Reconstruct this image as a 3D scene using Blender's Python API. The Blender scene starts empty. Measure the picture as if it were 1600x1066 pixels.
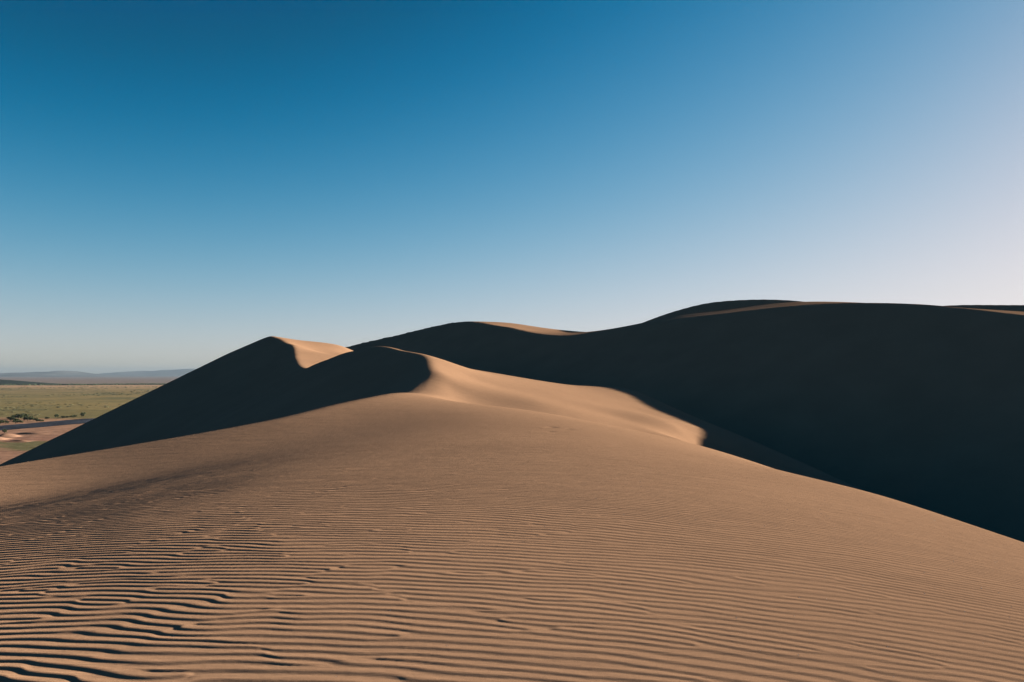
import bpy, math, random
import numpy as np

# ------------------------------------------------------------------ camera, sky, sun, exposure
scene = bpy.context.scene
EYE = 1.6                      # eye height above the sand, metres
PITCH = math.radians(2.4)
FPX = 28.0 / 36.0 * 1600.0     # focal length in pixels of the 1600 px wide frame
SUN_AZ = math.radians(62)      # clockwise from straight ahead (+Y), to the right
SUN_EL = math.radians(10.3)
EXPOSURE = 3.1

cam_data = bpy.data.cameras.new('camera')
cam_data.lens = 28.0
cam_data.sensor_width = 36.0
cam_data.clip_start = 0.05
cam_data.clip_end = 200000.0
camera = bpy.data.objects.new('camera', cam_data)
scene.collection.objects.link(camera)
camera.location = (0, 0, EYE)
camera.rotation_euler = (math.pi / 2 + PITCH, 0, 0)
scene.camera = camera

world = bpy.data.worlds.new('World')
scene.world = world
world.use_nodes = True
wn = world.node_tree.nodes
wl = world.node_tree.links
wn.clear()
w_out = wn.new('ShaderNodeOutputWorld')
w_bg = wn.new('ShaderNodeBackground')
w_sky = wn.new('ShaderNodeTexSky')
w_sky.sky_type = 'NISHITA'
w_sky.sun_disc = False
w_sky.sun_elevation = SUN_EL
w_sky.sun_rotation = SUN_AZ
w_sky.altitude = 2400
w_sky.air_density = 0.8
w_sky.dust_density = 2.5
w_sky.ozone_density = 1.0
SKY_STRENGTH = 0.1
w_bg.inputs['Strength'].default_value = SKY_STRENGTH


def w_math(op, a, b):
    nd = wn.new('ShaderNodeMath'); nd.operation = op
    for i, v in enumerate((a, b)):
        if isinstance(v, (int, float)): nd.inputs[i].default_value = v
        else: wl.new(v, nd.inputs[i])
    if op == 'SMOOTH_MAX': nd.inputs[2].default_value = 0.15
    return nd.outputs[0]


# the deep, contrasty blue of the picture: a film-like response for each channel of the sky
w_sep = wn.new('ShaderNodeSeparateColor'); w_com = wn.new('ShaderNodeCombineColor')
wl.new(w_sky.outputs[0], w_sep.inputs[0])
for i, (p, b, g, lo) in enumerate(((1.55, 0.84, 0.242, 0.0), (1.2, 0.78, 0.285, 0.34), (0.85, 1.75, 0.63, 0.18))):
    x = w_sep.outputs[i]
    x = w_math('SMOOTH_MAX', w_math('SUBTRACT', x, b), w_math('MULTIPLY', x, lo))
    y = w_math('MULTIPLY', w_math('POWER', x, p), g)
    y = w_math('DIVIDE', y, w_math('ADD', y, 1.0))
    y = w_math('MULTIPLY', y, 1.0 / (SKY_STRENGTH * 2 ** EXPOSURE))
    wl.new(y, w_com.inputs[i])
wl.new(w_com.outputs[0], w_bg.inputs['Color'])
wl.new(w_bg.outputs[0], w_out.inputs['Surface'])

sun_data = bpy.data.lights.new('sun', 'SUN')
sun_data.energy = 5.0
sun_data.angle = math.radians(0.53)
sun_data.color = (1.0, 0.84, 0.64)
sun = bpy.data.objects.new('sun', sun_data)
scene.collection.objects.link(sun)
sun.location = (40, 20, 60)
sun.rotation_euler = (math.pi / 2 - SUN_EL, 0, math.pi - SUN_AZ)

scene.view_settings.view_transform = 'Standard'
scene.view_settings.look = 'None'
scene.view_settings.gamma = 1.0
scene.view_settings.exposure = EXPOSURE
scene.render.engine = 'CYCLES'
scene.cycles.use_denoising = True
scene.cycles.max_bounces = 6
scene.cycles.diffuse_bounces = 0
scene.cycles.volume_bounces = 0

# ------------------------------------------------------------------ helpers
CP, SP = math.cos(PITCH), math.sin(PITCH)
random.seed(7)
rng = np.random.default_rng(11)


def at(px, py, Y):
    """World point seen at a place of the photograph, at Y metres ahead."""
    a = (px - 800.0) / FPX
    b = (533.0 - py) / FPX
    dx, dy, dz = a, CP - b * SP, SP + b * CP
    t = Y / dy
    return (dx * t, Y, EYE + dz * t)


def link(o, kind=None, label=None, category=None, group=None, parent=None):
    scene.collection.objects.link(o)
    if kind: o['kind'] = kind
    if label: o['label'] = label
    if category: o['category'] = category
    if group: o['group'] = group
    if parent: o.parent = parent
    return o


def grid_mesh(name, X, Y, Z, material, close=False):
    """Quad mesh of a (rows, cols) lattice of points."""
    n, m = X.shape
    co = np.empty((n * m, 3), np.float32)
    co[:, 0] = X.ravel(); co[:, 1] = Y.ravel(); co[:, 2] = Z.ravel()
    idx = np.arange(n * m, dtype=np.int32).reshape(n, m)
    if close:
        nxt = np.roll(idx, -1, axis=1)
        q = np.stack([idx[:-1], nxt[:-1], nxt[1:], idx[1:]], -1).reshape(-1, 4)
    else:
        q = np.stack([idx[:-1, :-1], idx[:-1, 1:], idx[1:, 1:], idx[1:, :-1]], -1).reshape(-1, 4)
    me = bpy.data.meshes.new(name)
    me.vertices.add(n * m)
    me.vertices.foreach_set('co', co.ravel())
    me.loops.add(q.size)
    me.loops.foreach_set('vertex_index', q.ravel().astype(np.int32))
    me.polygons.add(len(q))
    me.polygons.foreach_set('loop_start', np.arange(0, q.size, 4, dtype=np.int32))
    me.update(calc_edges=True)
    me.polygons.foreach_set('use_smooth', np.ones(len(q), dtype=bool))
    me.materials.append(material)
    me.update()
    o = bpy.data.objects.new(name, me)
    return o


class Spline2:
    """Thin plate spline through scattered (x, y, z) points."""
    def __init__(self, pts, smooth=0.0, scale=50.0):
        p = np.array(pts, float)
        self.c = p[:, :2] / scale
        self.s = scale
        n = len(p)
        A = np.zeros((n + 3, n + 3))
        A[:n, :n] = self.k(self.c[:, None, :] - self.c[None, :, :]) + np.diag(np.broadcast_to(smooth, n))
        A[:n, n] = 1; A[:n, n + 1:] = self.c
        A[n, :n] = 1; A[n + 1:, :n] = self.c.T
        b = np.zeros(n + 3); b[:n] = p[:, 2]
        self.w = np.linalg.solve(A, b)

    @staticmethod
    def k(d):
        r2 = (d ** 2).sum(-1)
        return np.where(r2 > 0, 0.5 * r2 * np.log(r2 + 1e-12), 0.0)

    def __call__(self, X, Y):
        sh = X.shape
        x = np.stack([X.ravel(), Y.ravel()], -1) / self.s
        out = np.empty(len(x))
        for i in range(0, len(x), 60000):
            c = x[i:i + 60000]
            r2 = ((c[:, None, :] - self.c[None]) ** 2).sum(-1)
            kk = 0.5 * r2 * np.log(r2 + 1e-12)
            out[i:i + 60000] = kk @ self.w[:-3] + self.w[-3] + c @ self.w[-2:]
        return out.reshape(sh)


def smin(a, b, k):
    h = np.clip(1 - np.abs(a - b) / k, 0, 1)
    return np.minimum(a, b) - h * h * k * 0.25


def smax(a, b, k):
    return -smin(-a, -b, k)


def sstep(a, b, x):
    t = np.clip((x - a) / (b - a), 0, 1)
    return t * t * (3 - 2 * t)


class Crest:
    """A dune's brink line in plan: rows of (x, y, z, lee slope in degrees, rounding k)."""
    def __init__(self, rows, n=320, split=None):
        r = np.array(rows, float)
        d = np.r_[0, np.cumsum(np.hypot(*np.diff(r[:, :2], axis=0).T))]
        t = np.linspace(0, d[-1], 4000)
        q = np.maximum(np.hypot(self.cr(d, r[:, 0], t), self.cr(d, r[:, 1], t)), 18.0)
        c = np.r_[0, np.cumsum(1 / q[1:])]                # denser where it is nearer
        t = np.interp(np.linspace(0, c[-1], n), c, t)
        self.p = np.stack([self.cr(d, r[:, i], t) for i in range(5)], -1)
        tg = np.gradient(self.p[:, :2], t, axis=0)
        tg /= np.linalg.norm(tg, axis=1)[:, None]
        self.tg = tg
        self.sl = np.gradient(self.p[:, 2], t)
        self.nl = np.stack([-tg[:, 1], tg[:, 0]], -1)     # to the left of travel
        self.split = n if split is None else int(np.argmax(self.p[:, 1] > split))

    @staticmethod
    def cr(d, v, t):
        """Monotone-ish cubic (Hermite with limited tangents)."""
        m = np.gradient(v, d)
        i = np.clip(np.searchsorted(d, t) - 1, 0, len(d) - 2)
        h = d[i + 1] - d[i]; s = (t - d[i]) / h
        return ((2*s**3 - 3*s**2 + 1) * v[i] + (s**3 - 2*s**2 + s) * h * m[i]
                + (-2*s**3 + 3*s**2) * v[i + 1] + (s**3 - s**2) * h * m[i + 1])

    def lee(self, X, Y):
        """Height of the lee face (rising on past the brink on the other side) and rounding."""
        sh = X.shape
        x = np.stack([X.ravel(), Y.ravel()], -1)
        L = np.empty(len(x)); K = np.empty(len(x)); S = np.empty(len(x))
        for i in range(0, len(x), 20000):
            c = x[i:i + 20000]
            dx = c[:, None, :] - self.p[None, :, :2]
            d2 = (dx ** 2).sum(-1)
            j = d2.argmin(1)
            a = np.arange(len(c))
            side = (dx[a, j] * self.nl[j]).sum(-1)
            along = (dx[a, j] * self.tg[j]).sum(-1)
            dist = np.sqrt(d2[a, j])
            ok = np.abs(side) > 0.7 * dist
            d = np.where(ok, side, dist * np.sign(side))
            zj = self.p[j, 2] + np.where(np.abs(along) < 0.06 * np.maximum(np.hypot(c[:, 0], c[:, 1]), 18), self.sl[j] * along, 0)
            tn = np.tan(np.radians(self.p[:, 3])); t28 = np.tan(np.radians(28))
            # lee: envelope of sand cones running down from the whole brink
            dd = np.sqrt(d2)
            cone = self.p[:, 2] - tn * np.minimum(dd, 5.0) - t28 * np.maximum(dd - 5.0, 0)
            local = zj - tn[j] * np.minimum(np.abs(d), 5.0) - t28 * np.maximum(np.abs(d) - 5.0, 0)
            k = self.split
            if k < len(self.p):
                e1 = np.maximum(cone[:, :k].max(1), np.where(j < k, local, -1e3))
                e2 = np.maximum(cone[:, k:].max(1), np.where(j >= k, local, -1e3))
                env = smax(e1, e2, 0.01 + 1.6 * sstep(0.5, 5.0, np.abs(d)))
            else:
                env = np.maximum(cone.max(1), local)
            L[i:i + 20000] = np.where(d > 0, env, zj - tn[j] * d)
            K[i:i + 20000] = self.p[j, 4]
            S[i:i + 20000] = d
        return L.reshape(sh), K.reshape(sh), S.reshape(sh)


def fbm(X, Y, seed, scale, octaves=3):
    """Cheap smooth value noise."""
    r = np.random.default_rng(seed)
    out = np.zeros(X.shape); amp = 1.0
    for o in range(octaves):
        tab = r.random((64, 64)) * 2 - 1
        x = X / scale + 13.7 * o; y = Y / scale + 5.1 * o
        i = np.floor(x).astype(int); j = np.floor(y).astype(int)
        fx = x - i; fy = y - j
        fx = fx*fx*fx*(fx*(fx*6-15)+10); fy = fy*fy*fy*(fy*(fy*6-15)+10)
        g = lambda a, b: tab[a % 64, b % 64]
        out += amp * ((g(i, j)*(1-fx) + g(i+1, j)*fx)*(1-fy) + (g(i, j+1)*(1-fx) + g(i+1, j+1)*fx)*fy)
        amp *= 0.5; scale *= 0.5
    return out


# ------------------------------------------------------------------ materials
def new_mat(name):
    m = bpy.data.materials.new(name); m.use_nodes = True
    nt = m.node_tree; nt.nodes.clear()
    return m, nt.nodes, nt.links


def sand_material():
    m, n, l = new_mat('sand')
    out = n.new('ShaderNodeOutputMaterial')
    bs = n.new('ShaderNodeBsdfDiffuse'); bs.inputs['Roughness'].default_value = 0.6
    tc = n.new('ShaderNodeTexCoord')
    big = n.new('ShaderNodeTexNoise'); big.inputs['Scale'].default_value = 0.25; big.inputs['Detail'].default_value = 5
    grain = n.new('ShaderNodeTexNoise'); grain.inputs['Scale'].default_value = 260; grain.inputs['Detail'].default_value = 3
    for t in (big, grain): l.new(tc.outputs['Object'], t.inputs['Vector'])
    r1 = n.new('ShaderNodeValToRGB')
    r1.color_ramp.elements[0].position = 0.3; r1.color_ramp.elements[0].color = (0.198, 0.125, 0.084, 1)
    r1.color_ramp.elements[1].position = 0.7; r1.color_ramp.elements[1].color = (0.22, 0.139, 0.093, 1)
    l.new(big.outputs['Fac'], r1.inputs['Fac'])
    mr = n.new('ShaderNodeMapRange')
    mr.inputs['From Min'].default_value = 0.25; mr.inputs['From Max'].default_value = 0.75
    mr.inputs['To Min'].default_value = 0.62; mr.inputs['To Max'].default_value = 1.38
    l.new(grain.outputs['Fac'], mr.inputs['Value'])
    mx = n.new('ShaderNodeVectorMath'); mx.operation = 'SCALE'
    l.new(r1.outputs['Color'], mx.inputs[0]); l.new(mr.outputs[0], mx.inputs['Scale'])
    l.new(mx.outputs[0], bs.inputs['Color'])
    bp = n.new('ShaderNodeBump'); bp.inputs['Strength'].default_value = 0.5; bp.inputs['Distance'].default_value = 0.0025
    l.new(grain.outputs['Fac'], bp.inputs['Height'])
    mp = n.new('ShaderNodeMapping'); mp.inputs['Scale'].default_value = (0.9, 3.6, 1.5); mp.inputs['Rotation'].default_value = (0, 0, math.radians(11))
    l.new(tc.outputs['Object'], mp.inputs['Vector'])
    st = n.new('ShaderNodeTexNoise'); st.inputs['Scale'].default_value = 1.0; st.inputs['Detail'].default_value = 5; st.inputs['Roughness'].default_value = 0.65
    l.new(mp.outputs[0], st.inputs['Vector'])
    b2 = n.new('ShaderNodeBump'); b2.inputs['Strength'].default_value = 0.6; b2.inputs['Distance'].default_value = 0.03
    l.new(st.outputs['Fac'], b2.inputs['Height']); l.new(bp.outputs['Normal'], b2.inputs['Normal'])
    l.new(b2.outputs['Normal'], bs.inputs['Normal'])
    l.new(bs.outputs[0], out.inputs['Surface'])
    return m


SAND = sand_material()


# ------------------------------------------------------------------ near ridge: one long sinuous dune, from under the camera to the far peak
HS = 2e-2
PEAK = at(420, 525, 105)
near_brink = Crest([
    # x, y, z, lee slope, rounding
    (-17.0, -30.0, -2.2, 26, 1.5),
    (-16.0, -8.0, -1.8, 26, 1.2),
    (-15.6, 8.0, -1.45, 26, 0.8),
    (*at(0, 725, 21.4), 26, 0.4),
    (*at(200, 692, 23.2), 26, 0.4),
    (*at(300, 675, 24.2), 26, 0.4),
    (*at(400, 657, 25.6), 26, 0.4),
    (*at(520, 628, 28.6), 24, 0.4),
    (*at(600, 612, 32.0), 24, 0.5),
    (*at(652, 599, 37.0), 25, 1.5),
    (*at(672, 574, 42.5), 26, 0.5),
    (*at(666, 559, 45.5), 28, 0.45),
    (*at(645, 546, 48.5), 30, 0.28),
    (*at(600, 541, 53.0), 31, 0.28),
    (*at(545, 549, 61.0), 31, 0.28),
    (*at(500, 565, 70.0), 31, 0.28),
    (*at(472, 575, 77.0), 31, 0.28),
    (*at(459, 566, 83.0), 31, 0.28),
    (*at(458, 549, 89.0), 31, 0.28),
    (*at(452, 538, 95.0), 31, 0.28),
    (*at(438, 530, 100.0), 29, 0.28),
    (*PEAK, 25, 0.12),
    (PEAK[0] + 1.0, PEAK[1] + 5, PEAK[2] - 0.35, 24, 0.4),
    (PEAK[0] + 9.0, PEAK[1] + 20, PEAK[2] - 1.6, 24, 1),
    (PEAK[0] + 25.0, PEAK[1] + 40, PEAK[2] - 3.0, 24, 1),
    (PEAK[0] + 50.0, PEAK[1] + 60, PEAK[2] - 6.0, 24, 1),
], n=520, split=39.0)
WP = []                                       # windward side


def below(px, py, Y, drop):
    """A point hidden below the line of sight."""
    x, y, z = at(px, py, Y)
    WP.append((x, y, z - drop))


for x in (-5, -3, -1, 0, 2, 4):               # the rounded crown under the camera
    for y in (-8, -2, 3, 7):
        WP.append((x, y, -(0.0115 if x < 0 else 0.0168) * x * x))
WP += [(0, 11, 0.0), (-2, 11, -0.045), (-4, 10.5, -0.17), (2.2, 11, -0.06), (0, 15, 0.02), (2.2, 16, -0.05), (-2, 15, -0.02), (0, 19, 0.06), (2.5, 20, -0.06),
       (-8, 2, -0.85), (-9.5, 7, -0.85), (-10, -6, -1.1), (8, 0, -1.1), (9, -8, -1.4), (6, 9, -0.62), (5.5, 13, -0.5), (5.2, 17, -0.42), (0, -20, -0.4), (8, -24, -2)]
# right shoulder: where it rolls out of sight, then hidden ground beyond
for px, py, Y, d1, d2 in ((1600, 848, 13.5, 0.9, 3.6), (1400, 782, 17.0, 0.9, 3.4), (1210, 733, 21.0, 0.8, 2.6), (1100, 698, 24.0, 0.45, 0)):
    WP.append(at(px, py, Y)); below(px, py, Y * 1.4, d1)
    if d2: below(px, py, Y * 1.9, d2)
WP += [at(1000, 676, 27.0), at(900, 655, 29.5), at(820, 642, 31.2), at(740, 633, 32.5), at(690, 623, 32.5)]
below(1000, 676, 31.0, 0.30); below(900, 655, 33.0, 0.28); below(820, 642, 35.0, 0.22); below(740, 633, 36, 0.15); below(690, 622, 35.5, 0.06)
# the slope of the middle crest, facing the sun
sunny = lambda x, y: (x, y, 0.9 - 0.24 * (x - 3.6) + 0.08 * (y - 55.5))
WP += [at(700, 603, 40), at(690, 580, 42.8), at(740, 591, 45), at(705, 572, 51.5), at(760, 581, 52), at(830, 593, 53.5), at(880, 600.5, 55.5)]
WP += [sunny(x, y) for x, y in ((1.3, 40), (3, 43), (2, 48), (4, 39), (6.5, 37.5), (6, 42), (6, 47), (6, 52), (8.5, 38), (9, 43), (9, 48), (9, 53), (11, 46), (11, 51))]
WP += [at(940, 604, 60), at(992, 611, 62), at(1035, 630, 58)]
WP += [(1, 62, 0.5), (6, 70, -0.8), (14, 62, -2.0), (14, 55, -1.9), (17, 47, -4.0), (15, 38, -4.2), (15, 29, -5)]
for r in near_brink.p[::15]:
    if -25 < r[1] < 30: WP.append((r[0], r[1], r[2] + 0.02))
    elif 30 <= r[1] < 106:
        WP.append((r[0] + 0.02, r[1], r[2] + (0.04 if 54 < r[1] < 80 else 0.0)))
        if 36 < r[1] <= 54: WP.append((r[0] + 1.1, r[1] + 0.4, r[2] - 0.28))
# shallow hollow to the left, before the brink
HOLLOW0 = len(WP)
WP += [at(20, 738, 19.8), at(20, 765, 16.9), at(20, 815, 11.8),
       at(150, 720, 20.9), at(150, 745, 18.3), at(150, 785, 12.8),
       at(300, 697, 21.3), at(300, 722, 18.6), at(300, 765, 13.0),
       at(450, 668, 23.6), at(450, 695, 19.9), at(450, 735, 13.7),
       at(560, 650, 26.0), at(560, 682, 21.0), at(630, 634, 28)]
HOLLOW1 = len(WP)
# bowl below the far peak
for r in near_brink.p[::12]:
    if 54 < r[1] < 104.5: WP.append((r[0] + 1.5, r[1] + 0.6, r[2] - (0.15 if r[1] < 88 else 0.30)))
WP += [at(446, 528.5, 107), at(462, 531.5, 108), at(485, 533.5, 109), at(512, 536.5, 109), at(532, 540, 108), at(480, 545, 97), at(505, 552, 95), at(528, 556, 93),
       at(553, 556, 104), at(580, 562, 100), at(600, 572, 110), (-18, 125, 3.5), (-30, 130, 5.0), (5, 130, -4), (0, 80, -2.0), (10, 100, -7), (-9, 72, 0.6)]
WP += [(40, 60, -13), (40, 20, -13), (30, 0, -9), (30, -40, -9), (0, -60, -3), (60, 100, -14), (0, 170, -3), (60, 170, -14)]
WS = np.full(len(WP), 2e-4); WS[HOLLOW0:HOLLOW1] = HS
near_wind = Spline2(WP, smooth=WS, scale=30.0)


def near_height(X, Y):
    W = near_wind(X, Y)
    far = sstep(90, 190, np.hypot(X, Y - 40))
    W = W * (1 - far) + (-14) * far
    L, K, S = near_brink.lee(X, Y)
    H = smin(W, L, K)
    # a shallow trough running along the brink, some metres in from it
    d = (X + 6.9) * -0.77 + (Y - 18.0) * 0.64 - 1.4; a = (X + 6.9) * 0.64 + (Y - 18.0) * 0.77
    H = H - 0.13 * np.exp(-(d / 2.7) ** 2) * sstep(-14, -5, a) * (1 - sstep(2, 11, a))
    H = H - 84 * sstep(230, 330, np.hypot(X, Y))
    return smax(H, np.full_like(H, -82.0), 3.0), S


# ripples: phase of narrow-band complex noise, so that crests fork and end
RX0, RY0, CELL = -15.0, -4.0, 0.0125
RNX, RNY = 2400, 2560


def ripple_field():
    lam = 0.124
    k0 = 2 * math.pi / lam
    nx, ny = 0.25, 0.968
    kx = 2 * math.pi * np.fft.fftfreq(RNX, CELL)[:, None]
    ky = 2 * math.pi * np.fft.fftfreq(RNY, CELL)[None, :]
    kn = kx * nx + ky * ny; kp = -kx * ny + ky * nx
    fields = []
    for sn, sp_, seed in ((0.13, 0.11, 3),):
        r = np.random.default_rng(seed)
        w = r.standard_normal((RNX, RNY)) + 1j * r.standard_normal((RNX, RNY))
        g = np.exp(-0.5 * ((kn - k0) / (sn * k0)) ** 2 - 0.5 * (kp / (sp_ * k0)) ** 2)
        z = np.fft.ifft2(np.fft.fft2(w) * g)
        z /= np.sqrt((np.abs(z) ** 2).mean())
        fields.append(z.astype(np.complex64))
    z = fields[0]
    m = np.abs(z); ph = np.angle(z)
    h = np.sin(ph) + 0.30 * np.sin(2 * ph) + 0.04 * np.sin(3 * ph)
    return (h * sstep(0.0, 0.14, m)).astype(np.float32)


RIP = ripple_field()


def ripples(X, Y):
    # gentle bending of the whole pattern
    wx = 0.25 * fbm(X, Y, 21, 3.5, 2); wy = 0.10 * fbm(X, Y, 22, 2.4, 2) + 0.035 * fbm(X, Y, 23, 0.7, 2)
    x = np.clip((X + wx - RX0) / CELL, 0, RNX - 1.01); y = np.clip((Y + wy - RY0) / CELL, 0, RNY - 1.01)
    i = x.astype(int); j = y.astype(int); fx = x - i; fy = y - j
    h = (RIP[i, j]*(1-fx) + RIP[i+1, j]*fx)*(1-fy) + (RIP[i, j+1]*(1-fx) + RIP[i+1, j+1]*fx)*fy
    r = np.hypot(X, Y)
    inside = sstep(-14, -12, X) * (1 - sstep(12, 14, X)) * sstep(-3.5, -2, Y) * (1 - sstep(17, 25, r))
    amp = (0.0033 - 0.0010 * sstep(-3.0, 4.0, X)) * (1 + 0.08 * fbm(X, Y, 31, 2.2, 2))
    h = h * amp * inside
    for px, py, Yf, rf in ((856, 672.5, 22.2, 0.10), (861, 672, 22.4, 0.13), (866, 672, 22.4, 0.12), (860, 676.5, 21.2, 0.11), (885, 674, 22.0, 0.11), (891, 674, 22.2, 0.09)):
        q = at(px, py, Yf)                                     # a few footprints
        h = h - 0.012 * np.exp(-((X - q[0]) ** 2 + (Y - q[1]) ** 2) / rf ** 2)
    return h


def polar(radii, angles):
    R, A = np.meshgrid(radii, angles, indexing='ij')
    return R * np.sin(A), R * np.cos(A)


ang = np.radians(np.concatenate([np.linspace(-37.5, 37.5, 780), np.linspace(37.5, 322.5, 150)[1:-1]]))
rad = [0.25]
while rad[-1] < 330:
    r = rad[-1]
    rad.append(r + (max(0.010, 0.010 * (r / 4.5) ** 0.85) if 3.4 < r < 24 else (0.06 if r < 3.4 else (0.0045 if r < 115 else 0.015) * r)))
X, Y = polar(np.array(rad), ang)


def catmull(v, src, dst):
    # cubic interpolation along axis 0 of samples v taken at src
    m = np.gradient(v, src, axis=0)
    i = np.clip(np.searchsorted(src, dst, side='right') - 1, 0, len(src) - 2)
    h = (src[i + 1] - src[i])[:, None]; t = (dst - src[i])[:, None] / h
    return ((2*t**3 - 3*t**2 + 1) * v[i] + (t**3 - 2*t**2 + t) * h * m[i]
            + (-2*t**3 + 3*t**2) * v[i + 1] + (t**3 - t**2) * h * m[i + 1])


rad = np.array(rad)
nd = int((rad < 24).sum())
ci = np.unique(np.r_[np.arange(0, nd, 6), nd - 1])               # coarse rows under the dense part
ca = np.unique(np.r_[np.arange(0, len(ang), 4), len(ang) - 1])
zc, sc = near_height(X[np.ix_(ci, ca)], Y[np.ix_(ci, ca)])
up = lambda v: catmull(catmull(v, rad[ci], rad[:nd]).T, ang[ca], ang).T
zf, sf = near_height(X[nd:], Y[nd:])


def soften(z, axis):
    zp = np.pad(z, [(2, 2) if k == axis else (0, 0) for k in (0, 1)], mode='edge')
    n_ = z.shape[axis]
    return sum(w * np.take(zp, range(i, i + n_), axis) for i, w in enumerate((1/16, 4/16, 6/16, 4/16, 1/16)))


zs = soften(soften(soften(soften(soften(zf, 1), 1), 1), 0), 0)      # wind-smoothed crests
w_ = sstep(25, 32, rad[nd:])[:, None]
zf = zf * (1 - w_) + zs * w_
Z = np.concatenate([up(zc), zf]); S = np.concatenate([up(sc), sf])
fade = sstep(0.2, -1.2, S)            # none on the lee side of the brink
Z = Z + ripples(X, Y) * fade
near = grid_mesh('sand_dune', X, Y, Z, SAND, close=True)
link(near, 'structure', 'rippled foreground dune running ahead to the sharp peak at left')
print('near', X.shape, X.size)

# ------------------------------------------------------------------ far dunes
def dune(name, label, brink, wind_pts, floor, radii, a0, a1, na, smooth=1e-3):
    W = Spline2(wind_pts, smooth=smooth, scale=60.0)
    X, Y = polar(radii, np.radians(np.linspace(a0, a1, na)))
    L, K, S = brink.lee(X, Y)
    H = smin(W(X, Y), L, K)
    H = smax(H, floor - 80 * sstep(-20, -110, X), 6.0)
    H = H - 84 * sstep(radii[-1] * 0.8, radii[-1], np.hypot(X, Y))
    o = grid_mesh(name, X, Y, H, SAND)
    return link(o, 'structure', label)


big_rows = [
    (*at(330, 640, 215), 30, 1.0), (*at(400, 590, 195), 30, 0.6), (*at(480, 560, 178), 30, 0.6),
    (*at(540, 542, 166), 31, 0.6), (*at(600, 528, 158), 31, 0.5), (*at(660, 515, 151), 31, 0.5), (*at(710, 505, 145), 31, 0.4),
    (*at(745, 501, 140), 31, 0.4), (*at(775, 503, 134), 31, 0.3), (*at(795, 513, 127), 31, 0.3), (*at(830, 522, 121), 31, 0.3),
    (*at(870, 526, 117), 31, 0.3), (*at(920, 520, 113), 31, 0.3), (*at(1000, 506, 107), 31, 0.3), (*at(1100, 494, 99), 31, 0.3),
    (*at(1200, 482, 92), 31, 0.3), (*at(1300, 474, 87), 31, 0.4), (*at(1380, 471, 83), 31, 0.5), (*at(1450, 477, 79.5), 31, 0.3),
    (*at(1520, 486, 76.5), 31, 0.3), (*at(1600, 495, 72), 31, 0.3),
    (50.5, 63, 6.2, 31, .4), (52.2, 55, 4.7, 31, .4), (53.5, 45, 4.0, 31, .4), (55, 30, 4.2, 31, .5), (57, 8, 5, 31, .6), (59, -15, 6, 31, 1), (61, -50, 6, 31, 1)]
big_brink = Crest(big_rows[::-1])
bw = [(r[0] + .05, r[1] + .05, r[2] + .05) for r in big_brink.p[::12]]
bw += [at(800, 505, 148), at(840, 511, 152), at(880, 517, 150), at(905, 519.5, 145), at(860, 521, 135), at(800, 520, 180),
       (30, 190, 6), (-20, 190, 8), (-40, 200, 4), (60, 180, 8),
       at(1060, 493.5, 125), at(1140, 484.5, 122), at(1200, 475.8, 122), at(1260, 471.8, 115), at(1330, 478, 105), at(1400, 480, 100),
       at(1500, 483, 90), at(1540, 485, 85), (90, 60, 3), (95, 20, 1), (95, -40, 1), (120, 100, 6), (100, 130, 9)]
dune('sand_dune', 'great dark shaded dune across the valley at right', big_brink, bw, -16.0,
     np.geomspace(28, 330, 240), -40, 115, 640)

back_brink = Crest([
    (*at(940, 530, 190), 30, 1), (*at(1000, 505, 180), 30, .6), (*at(1050, 487, 172), 30, .6), (*at(1100, 474, 166), 30, .6), (*at(1160, 468.5, 160), 30, .6),
    (*at(1200, 468, 156), 30, .6), (*at(1240, 470, 152), 30, .5), (*at(1268, 473.5, 148), 26, .4), (*at(1300, 479, 143), 22, .5), (*at(1360, 490, 138), 20, 1)][::-1])
ew = [(r[0], r[1] + .05, r[2] + .05) for r in back_brink.p[::30]] + [(40, 220, 10), (100, 200, 10), (110, 150, 10), (60, 260, 5), (130, 230, 5)]
dune('sand_dune', 'distant shaded dune cap on the skyline at right of centre', back_brink, ew, 6.0,
     np.geomspace(125, 300, 120), 0, 45, 300)

edge_brink = Crest([
    (*at(1380, 492, 140), 28, .8), (*at(1450, 478, 135), 28, .8), (*at(1520, 476, 128), 28, .8), (*at(1600, 476, 120), 28, .8), (*at(1700, 474, 110), 28, .8), (*at(1800, 478, 100), 28, 1)][::-1])
fw = [(r[0], r[1] + .05, r[2] + .05) for r in edge_brink.p[::40]] + [(110, 160, 8), (160, 120, 8), (140, 90, 5), (90, 180, 6)]
dune('sand_dune', 'farthest low dune on the skyline at the right edge', edge_brink, fw, 5.0,
     np.geomspace(95, 260, 120), 22, 60, 250)

# ------------------------------------------------------------------ the plain beyond, far below
PLAIN = -80.0


def ground_at(px, py):
    """Point of the plain seen at a place of the photograph."""
    a = at(px, py, 1.0)
    t = (PLAIN - EYE) / (a[2] - EYE)
    return (a[0] * t, t, PLAIN)


def mapr(n, l, v, a, b, c=0.0, d=1.0, smooth=False):
    m = n.new('ShaderNodeMapRange')
    if smooth: m.interpolation_type = 'SMOOTHSTEP'
    for i, x in ((1, a), (2, b), (3, c), (4, d)): m.inputs[i].default_value = x
    l.new(v, m.inputs[0]); return m.outputs[0]


def mathn(n, l, op, a, b=None):
    m = n.new('ShaderNodeMath'); m.operation = op
    for i, v in enumerate((a, b)):
        if v is None: continue
        if isinstance(v, (int, float)): m.inputs[i].default_value = v
        else: l.new(v, m.inputs[i])
    return m.outputs[0]


def mix(n, l, f, a, b):
    m = n.new('ShaderNodeMix'); m.data_type = 'RGBA'
    for i, v in ((0, f), (6, a), (7, b)):
        if isinstance(v, (int, float, tuple)): m.inputs[i].default_value = v
        else: l.new(v, m.inputs[i])
    return m.outputs[2]


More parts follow.
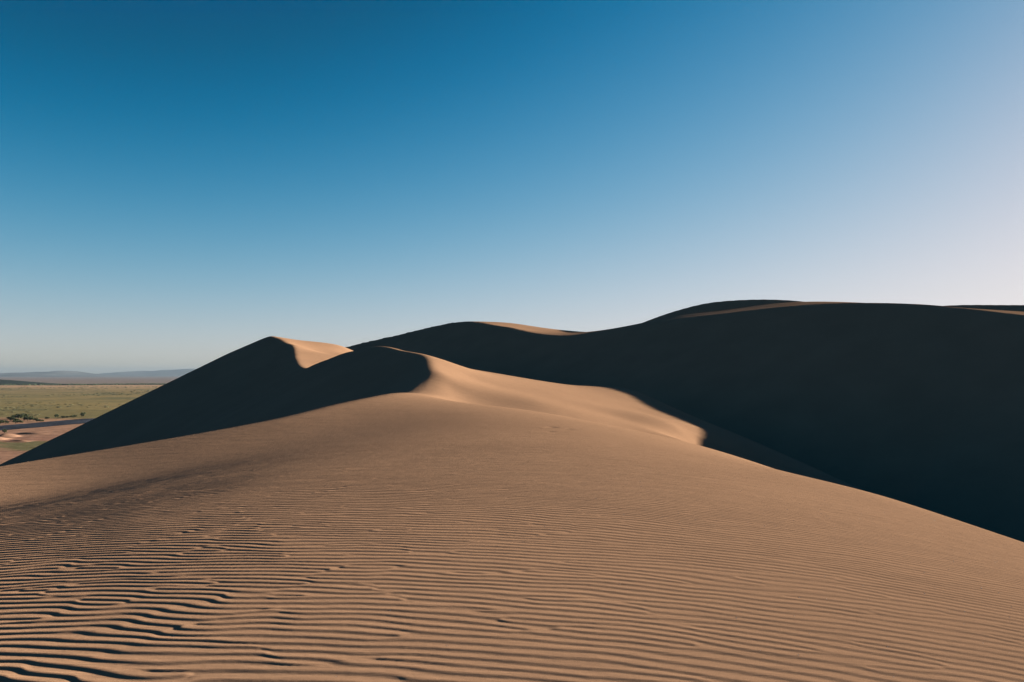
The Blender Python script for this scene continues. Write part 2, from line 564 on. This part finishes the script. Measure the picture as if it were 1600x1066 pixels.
def noise(n, l, vec, scale, detail=4):
    t = n.new('ShaderNodeTexNoise'); t.inputs['Scale'].default_value = scale; t.inputs['Detail'].default_value = detail
    l.new(vec, t.inputs['Vector']); return t.outputs['Fac']


def plain_material():
    m, n, l = new_mat('plain_ground')
    out = n.new('ShaderNodeOutputMaterial'); bs = n.new('ShaderNodeBsdfDiffuse')
    tc = n.new('ShaderNodeTexCoord'); sx = n.new('ShaderNodeSeparateXYZ'); l.new(tc.outputs['Object'], sx.inputs[0])
    big = noise(n, l, tc.outputs['Object'], 0.0012, 6)
    mid = noise(n, l, tc.outputs['Object'], 0.006, 6)
    fine = noise(n, l, tc.outputs['Object'], 0.05, 5)
    y = mathn(n, l, 'ADD', sx.outputs[1], mapr(n, l, mid, 0.3, 0.7, -60, 60))
    y = mathn(n, l, 'MULTIPLY', y, mapr(n, l, big, 0.3, 0.7, 0.95, 1.05))
    t = mapr(n, l, mathn(n, l, 'LOGARITHM', mathn(n, l, 'MAXIMUM', y, 10.0), 2.0), 9.0, 15.0)
    ramp = n.new('ShaderNodeValToRGB'); l.new(t, ramp.inputs[0])
    stops = [(500, (.125, .077, .058)), (895, (.125, .077, .058)), (915, (.06, .06, .035)), (955, (.065, .06, .035)), (975, (.12, .07, .055)), (1120, (.13, .08, .062)),
             (1420, (.15, .095, .065)), (1500, (.075, .068, .036)), (2000, (.085, .075, .038)), (3200, (.095, .08, .042)), (4400, (.12, .092, .052)),
             (5200, (.17, .12, .075)), (6100, (.17, .115, .08)), (6700, (.09, .075, .07)), (12000, (.085, .07, .068)), (32000, (.08, .07, .07))]
    cr = ramp.color_ramp
    while len(cr.elements) < len(stops): cr.elements.new(0.5)
    for e, (d, c) in zip(cr.elements, stops):
        e.position = min(1, max(0, (math.log2(d) - 9) / 6)); e.color = (*c, 1)
    # green and yellow drifts in the grass
    veg = mathn(n, l, 'MULTIPLY', mapr(n, l, sx.outputs[1], 1350, 1700, smooth=True), mapr(n, l, sx.outputs[1], 5600, 4200, smooth=True))
    c = mix(n, l, mathn(n, l, 'MULTIPLY', mapr(n, l, mid, 0.5, 0.62, 0, 0.75), veg), ramp.outputs[0], (.045, .05, .03, 1))
    c = mix(n, l, mathn(n, l, 'MULTIPLY', mapr(n, l, big, 0.52, 0.66, 0, 0.6), veg), c, (.13, .10, .05, 1))
    sc = n.new('ShaderNodeVectorMath'); sc.operation = 'SCALE'
    l.new(c, sc.inputs[0]); l.new(mapr(n, l, fine, 0.3, 0.7, 0.75, 1.25), sc.inputs['Scale'])
    l.new(sc.outputs[0], bs.inputs['Color'])
    bp = n.new('ShaderNodeBump'); bp.inputs['Distance'].default_value = 2.0; bp.inputs['Strength'].default_value = 0.5
    l.new(fine, bp.inputs['Height']); l.new(bp.outputs[0], bs.inputs['Normal'])
    l.new(bs.outputs[0], out.inputs[0]); return m


def simple_material(name, colour, vary=0.25, scale=0.05, rough=1.0, gloss=False):
    m, n, l = new_mat(name)
    out = n.new('ShaderNodeOutputMaterial')
    tc = n.new('ShaderNodeTexCoord'); f = noise(n, l, tc.outputs['Object'], scale, 4)
    c = mix(n, l, mapr(n, l, f, 0.3, 0.7), tuple(x * (1 - vary) for x in colour) + (1,), tuple(x * (1 + vary) for x in colour) + (1,))
    if gloss:
        bs = n.new('ShaderNodeBsdfPrincipled'); bs.inputs['Roughness'].default_value = rough
        l.new(c, bs.inputs['Base Color'])
    else:
        bs = n.new('ShaderNodeBsdfDiffuse'); l.new(c, bs.inputs['Color'])
    l.new(bs.outputs[0], out.inputs[0]); return m


ax = np.r_[np.linspace(-60000, -6000, 10), np.linspace(-5000, 5000, 41), np.linspace(6000, 60000, 10)]
gx, gy = np.meshgrid(ax, ax, indexing='ij')
link(grid_mesh('ground', gx, gy, np.full(gx.shape, PLAIN), plain_material()), 'structure', 'flat green and tan plain far below the dunes')

# creek: a slightly winding dark wet bed
top = [ground_at(px, py) for px, py in ((-260, 684), (-120, 672), (0, 665.2), (36, 662.5), (73, 659.2), (114, 655.8), (180, 651.5), (300, 645))]
bot = [ground_at(px, py) for px, py in ((-260, 696), (-120, 682), (0, 673.0), (36, 670.0), (73, 667.0), (114, 663.2), (180, 658), (300, 650))]
tt = np.linspace(0, len(top) - 1, 90); base_t = np.arange(len(top))
ti = lambda pts, k: np.interp(tt, base_t, [p[k] for p in pts])
wob = 6 * np.sin(tt * 5.3) + 4 * np.sin(tt * 11.1 + 1)
rows = []
for k in np.linspace(0, 1, 6):
    rows.append((ti(top, 0) * (1 - k) + ti(bot, 0) * k, ti(top, 1) * (1 - k) + ti(bot, 1) * k + wob * (1 - 1.6 * k)))
cx = np.array([r[0] for r in rows]); cy = np.array([r[1] for r in rows])
link(grid_mesh('creek', cx, cy, np.full(cx.shape, PLAIN + 0.15), simple_material('wet_bed', (.016, .020, .030), 0.5, 0.02, 0.8, False)), 'structure', 'dark blue creek bed winding behind the dunes')

# low dunes on the sand flat by the creek
FLAT_SAND = simple_material('flat_sand', (.115, .072, .054), 0.15, 0.05)


def low_dune(px, py, width_px, h, depth, label):
    g = ground_at(px, py); w = width_px / FPX * g[1]
    a, b = np.meshgrid(np.linspace(-1, 1, 41), np.linspace(-1, 1, 31), indexing='ij')
    cr = 0.25 * np.sin(a * 2.2 + px)
    z = np.where(b < cr, np.clip((b + 1) / (cr + 1), 0, 1) ** 2.0, np.clip((1 - b) / (1 - cr), 0, 1) ** 1.2) * np.clip(1 - a * a, 0, 1)
    o = grid_mesh('low_dune', g[0] + a * w / 2, g[1] + (b * depth), PLAIN - 0.1 + h * z, FLAT_SAND)
    link(o, 'structure', label)


low_dune(48, 678.5, 60, 2.6, 16, 'long low dune with a dark shaded face below the creek')
low_dune(12, 683, 30, 5.0, 22, 'small pale dune with a dark lee on the sand flat')
low_dune(-2, 687, 26, 4.5, 22, 'small bright dune at the left edge of the flat')
low_dune(28, 690, 44, 2.0, 18, 'flat dune nearest the grass strip below the creek')

# mountains and the wooded hill
def range_of(name, label, prof, Y, depth, mat, rough, seed, n=260, m=26):
    px = np.array([p[0] for p in prof], float); py = np.array([p[1] for p in prof], float)
    u = np.linspace(px[0], px[-1], n)
    top = np.array([at(a, b, Y)[2] for a, b in zip(u, np.interp(u, px, py))])
    xs = np.array([at(a, 580, Y)[0] for a in u])
    d = np.linspace(-1, 1, m)
    Xg = np.repeat(xs[:, None], m, 1); Dg = np.repeat(d[None], n, 0)
    shape = np.clip(1 - np.abs(Dg), 0, 1) ** 0.8
    nz = fbm(Xg, Dg * depth, seed, depth * 0.5, 4)
    H = PLAIN - 2 + (top[:, None] - PLAIN) * np.clip(shape * (1 + rough * nz * (1 - shape)), 0, 1.2)
    H += (top[:, None] - PLAIN) * 0.06 * rough * fbm(Xg, Dg * depth, seed + 1, depth * 0.12, 3) * shape
    return link(grid_mesh(name, Xg, Y + Dg * depth, H, mat), 'structure', label)


ROCK = simple_material('mountain_rock', (.045, .05, .055), 0.4, 0.0006)
range_of('mountain', 'blue hazy mountain range on the horizon at far left',
         ((-500, 586), (-300, 581), (-150, 584), (-30, 584), (0, 584.5), (6, 584.6), (20, 582.2), (45, 582), (62, 580.8), (85, 580.6), (100, 578.8), (112, 579.6), (128, 583.2), (150, 585), (200, 587), (260, 589)), 30000, 3500, ROCK, 0.8, 51)
range_of('mountain', 'faint pale mountain range behind, rising toward the left dune',
         ((90, 589), (150, 585.4), (175, 583), (200, 580.5), (225, 578.9), (240, 579.6), (270, 577.4), (300, 576.2), (360, 575), (450, 577), (600, 583), (800, 588)), 42000, 4000, ROCK, 0.6, 61)
range_of('hill', 'dark wooded hill tapering into the tree line at left',
         ((-900, 584), (-300, 586), (-100, 588.5), (0, 592.4), (40, 595.4), (80, 598.6), (110, 600.8), (135, 602.5)), 6350, 330, simple_material('wooded', (.010, .015, .012), 0.4, 0.02), 0.2, 71)

# ------------------------------------------------------------------ vegetation
LEAF = simple_material('dark_foliage', (.026, .034, .018), 0.4, 0.6)
SCRUB = simple_material('scrub_foliage', (.058, .060, .034), 0.4, 0.1)
BARK = simple_material('bark', (.07, .05, .035), 0.3, 1.0)


def tri_mesh(name, verts, faces, mat):
    me = bpy.data.meshes.new(name); me.from_pydata(verts, [], faces); me.materials.append(mat); me.update(); return me


def crown_mesh(seed, leaves=700):
    r = random.Random(seed); v = []; f = []
    clumps = [(r.uniform(-.32, .32), r.uniform(-.32, .32), r.uniform(.35, .8), r.uniform(.16, .28)) for _ in range(9)]
    for _ in range(leaves):
        cx_, cy_, cz_, cr_ = r.choice(clumps)
        th = r.uniform(0, 6.283); ph = math.acos(r.uniform(-1, 1)); q = cr_ * r.uniform(.55, 1) 
        p = (cx_ + q * math.sin(ph) * math.cos(th), cy_ + q * math.sin(ph) * math.sin(th), max(.05, cz_ + q * math.cos(ph)))
        k = len(v); sz = r.uniform(.07, .13)
        for _ in range(3): v.append(tuple(p[i] + r.uniform(-sz, sz) for i in range(3)))
        f.append((k, k + 1, k + 2))
    return tri_mesh('crown', v, f, LEAF)


def trunk_mesh(seed):
    r = random.Random(seed); v = []; f = []
    for sx_, sy_, h_, r0 in ((0, 0, .6, .035), (.18, .1, .55, .02), (-.2, .05, .5, .02), (.02, -.2, .5, .02)):
        k = len(v)
        for z_, rr, w in ((0, r0, 0), (h_ * .5, r0 * .7, .4), (h_, r0 * .3, 1)):
            for q in range(5):
                a_ = q / 5 * 6.283; v.append((sx_ * w + rr * math.cos(a_), sy_ * w + rr * math.sin(a_), z_))
        for lv in range(2):
            for q in range(5):
                f.append((k + lv * 5 + q, k + lv * 5 + (q + 1) % 5, k + lv * 5 + 5 + (q + 1) % 5, k + lv * 5 + 5 + q))
    return tri_mesh('trunk', v, f, BARK)


CROWNS = [crown_mesh(i) for i in range(5)]; TRUNKS = [trunk_mesh(i) for i in range(2)]


def bush(name, px, py, w, h, label, category, group=None):
    g = ground_at(px, py)
    e = bpy.data.objects.new(name, None); e.empty_display_size = 1
    link(e, label=label, category=category, group=group)
    e.location = g; e.scale = (w, w, h); e.rotation_euler = (0, 0, random.uniform(0, 6.28))
    link(bpy.data.objects.new('crown', random.choice(CROWNS)), parent=e)
    link(bpy.data.objects.new('trunk', random.choice(TRUNKS)), parent=e)


for px, py, w, h in ((17, 658, 13, 8), (22, 656, 12, 9), (27, 660.5, 11, 7), (30, 655, 14, 10), (35, 656, 14, 10), (39, 654, 13, 9), (43, 658, 12, 8), (47, 657.5, 12, 8), (52, 658, 11, 6), (58, 659, 10, 5), (64, 659.5, 9, 4),
                     (1, 663.5, 12, 8), (8, 662.5, 10, 6), (24, 662, 9, 6), (31, 661.8, 9, 5)):
    bush('riverside_tree', px, py, w, h, 'dark green bushy tree in the clump on the far creek bank', 'tree', 'trees in the clump along the creek')
for px, py, w, h in ((74, 655, 8, 4), (98, 654, 7, 5), (104, 653.5, 7, 4), (112, 653, 8, 5), (117, 652.5, 8, 5)):
    bush('shrub', px, py, w, h, 'small dark shrub on the pale bank beyond the creek', 'shrub', 'shrubs on the pale bank')
bush('shrub', 88.6, 654.5, 8, 9, 'tall dark shrub standing alone on the pale bank', 'shrub')
bush('shrub', 128, 651.5, 12, 9, 'large dark shrub touching the left dune silhouette', 'shrub')
bush('shrub', 7, 677, 7, 6, 'lone dark shrub on the pink sand flat', 'shrub')


def tufts(name, label, mat, places):
    v = []; f = []
    for x, y, w, h in places:
        k = len(v)
        n_ = 6; a0 = random.uniform(0, 6)
        for lv, (rr, z_) in enumerate(((.42, 0), (.5, .45), (.28, .85))):
            for q in range(n_):
                a_ = a0 + q / n_ * 6.283; j = random.uniform(.75, 1.25)
                v.append((x + w * rr * j * math.cos(a_), y + w * rr * j * math.sin(a_), PLAIN - 0.05 + h * z_ * random.uniform(.85, 1.15)))
        v.append((x, y, PLAIN + h))
        for lv in range(2):
            for q in range(n_):
                f.append((k + lv*n_ + q, k + lv*n_ + (q+1) % n_, k + (lv+1)*n_ + (q+1) % n_, k + (lv+1)*n_ + q))
        for q in range(n_): f.append((k + 2*n_ + q, k + 2*n_ + (q+1) % n_, k + 3*n_))
    o = bpy.data.objects.new(name, tri_mesh(name, v, f, mat))
    return link(o, 'stuff', label)


pl = []
for _ in range(3400):                                   # scattered scrub in drifts
    py = 604 + 46 * random.random() ** 1.3; px = random.uniform(-120, 330)
    x, y, z = ground_at(px, py)
    if float(fbm(np.array([[x]]), np.array([[y]]), 91, 420.0, 2)[0, 0]) + random.uniform(-.5, .5) < 0.1: continue
    w = random.uniform(2.5, 6) * (1 + y / 6000); pl.append((x, y, w * 1.6, w * random.uniform(.12, .25)))
tufts('scrub', 'low dark scrub scattered over the green plain', SCRUB, pl)
pl = []
for _ in range(1500):
    px = random.uniform(-150, 340); d = random.uniform(5950, 6250) + (px * 1.2 if px > 150 else 0)
    w = random.uniform(10, 24); pl.append((at(px, 600, d)[0], d, w, random.uniform(4, 11)))
tufts('woodland', 'thin dark line of distant trees across the plain', LEAF, pl)

# pale coarse grains that catch the light
v = []; f = []
GM = simple_material('pale_grain', (.75, .70, .62), 0.1, 50)
gp = np.stack([rng.uniform(-3.2, 6.0, 420), rng.uniform(3.6, 13, 420)], -1)
gp = gp[(np.abs(gp[:, 0]) < 0.7 * gp[:, 1]) & (rng.random(420) < np.clip(0.35 + gp[:, 0] * 0.12, 0.1, 1))]
gz = near_height(gp[:, :1], gp[:, 1:])[0][:, 0] + ripples(gp[:, :1], gp[:, 1:])[:, 0]
for (x, y), z in zip(gp, gz):
    s_ = random.uniform(.0024, .0048); k = len(v)
    v += [(x - s_, y - s_ * .6, z - .001), (x + s_, y - s_ * .5, z - .001), (x, y + s_, z - .001), (x, y, z + s_ * 1.5)]
    f += [(k, k + 1, k + 3), (k + 1, k + 2, k + 3), (k + 2, k, k + 3), (k, k + 2, k + 1)]
link(bpy.data.objects.new('pale_grain', tri_mesh('pale_grain', v, f, GM)), 'stuff', 'pale coarse grains sprinkled over the rippled sand')

# ------------------------------------------------------------------ air
hv = []; E_ = 62000.0
for z in (-178.0, 430.0):
    for x, y in ((-E_, -E_), (E_, -E_), (E_, E_), (-E_, E_)): hv.append((x, y, z))
hm, hn, hl = new_mat('haze_air')
ho = hn.new('ShaderNodeOutputMaterial'); pv = hn.new('ShaderNodeVolumePrincipled')
pv.inputs['Color'].default_value = (0.10, 0.145, 0.21, 1); pv.inputs['Density'].default_value = 2.2e-5; pv.inputs['Anisotropy'].default_value = 0.2
hl.new(pv.outputs[0], ho.inputs['Volume'])
haze = bpy.data.objects.new('haze', tri_mesh('haze', hv, [(3, 2, 1, 0), (4, 5, 6, 7), (0, 1, 5, 4), (1, 2, 6, 5), (2, 3, 7, 6), (3, 0, 4, 7)], hm))
link(haze, 'stuff', 'thin pale blue haze over the far plain')
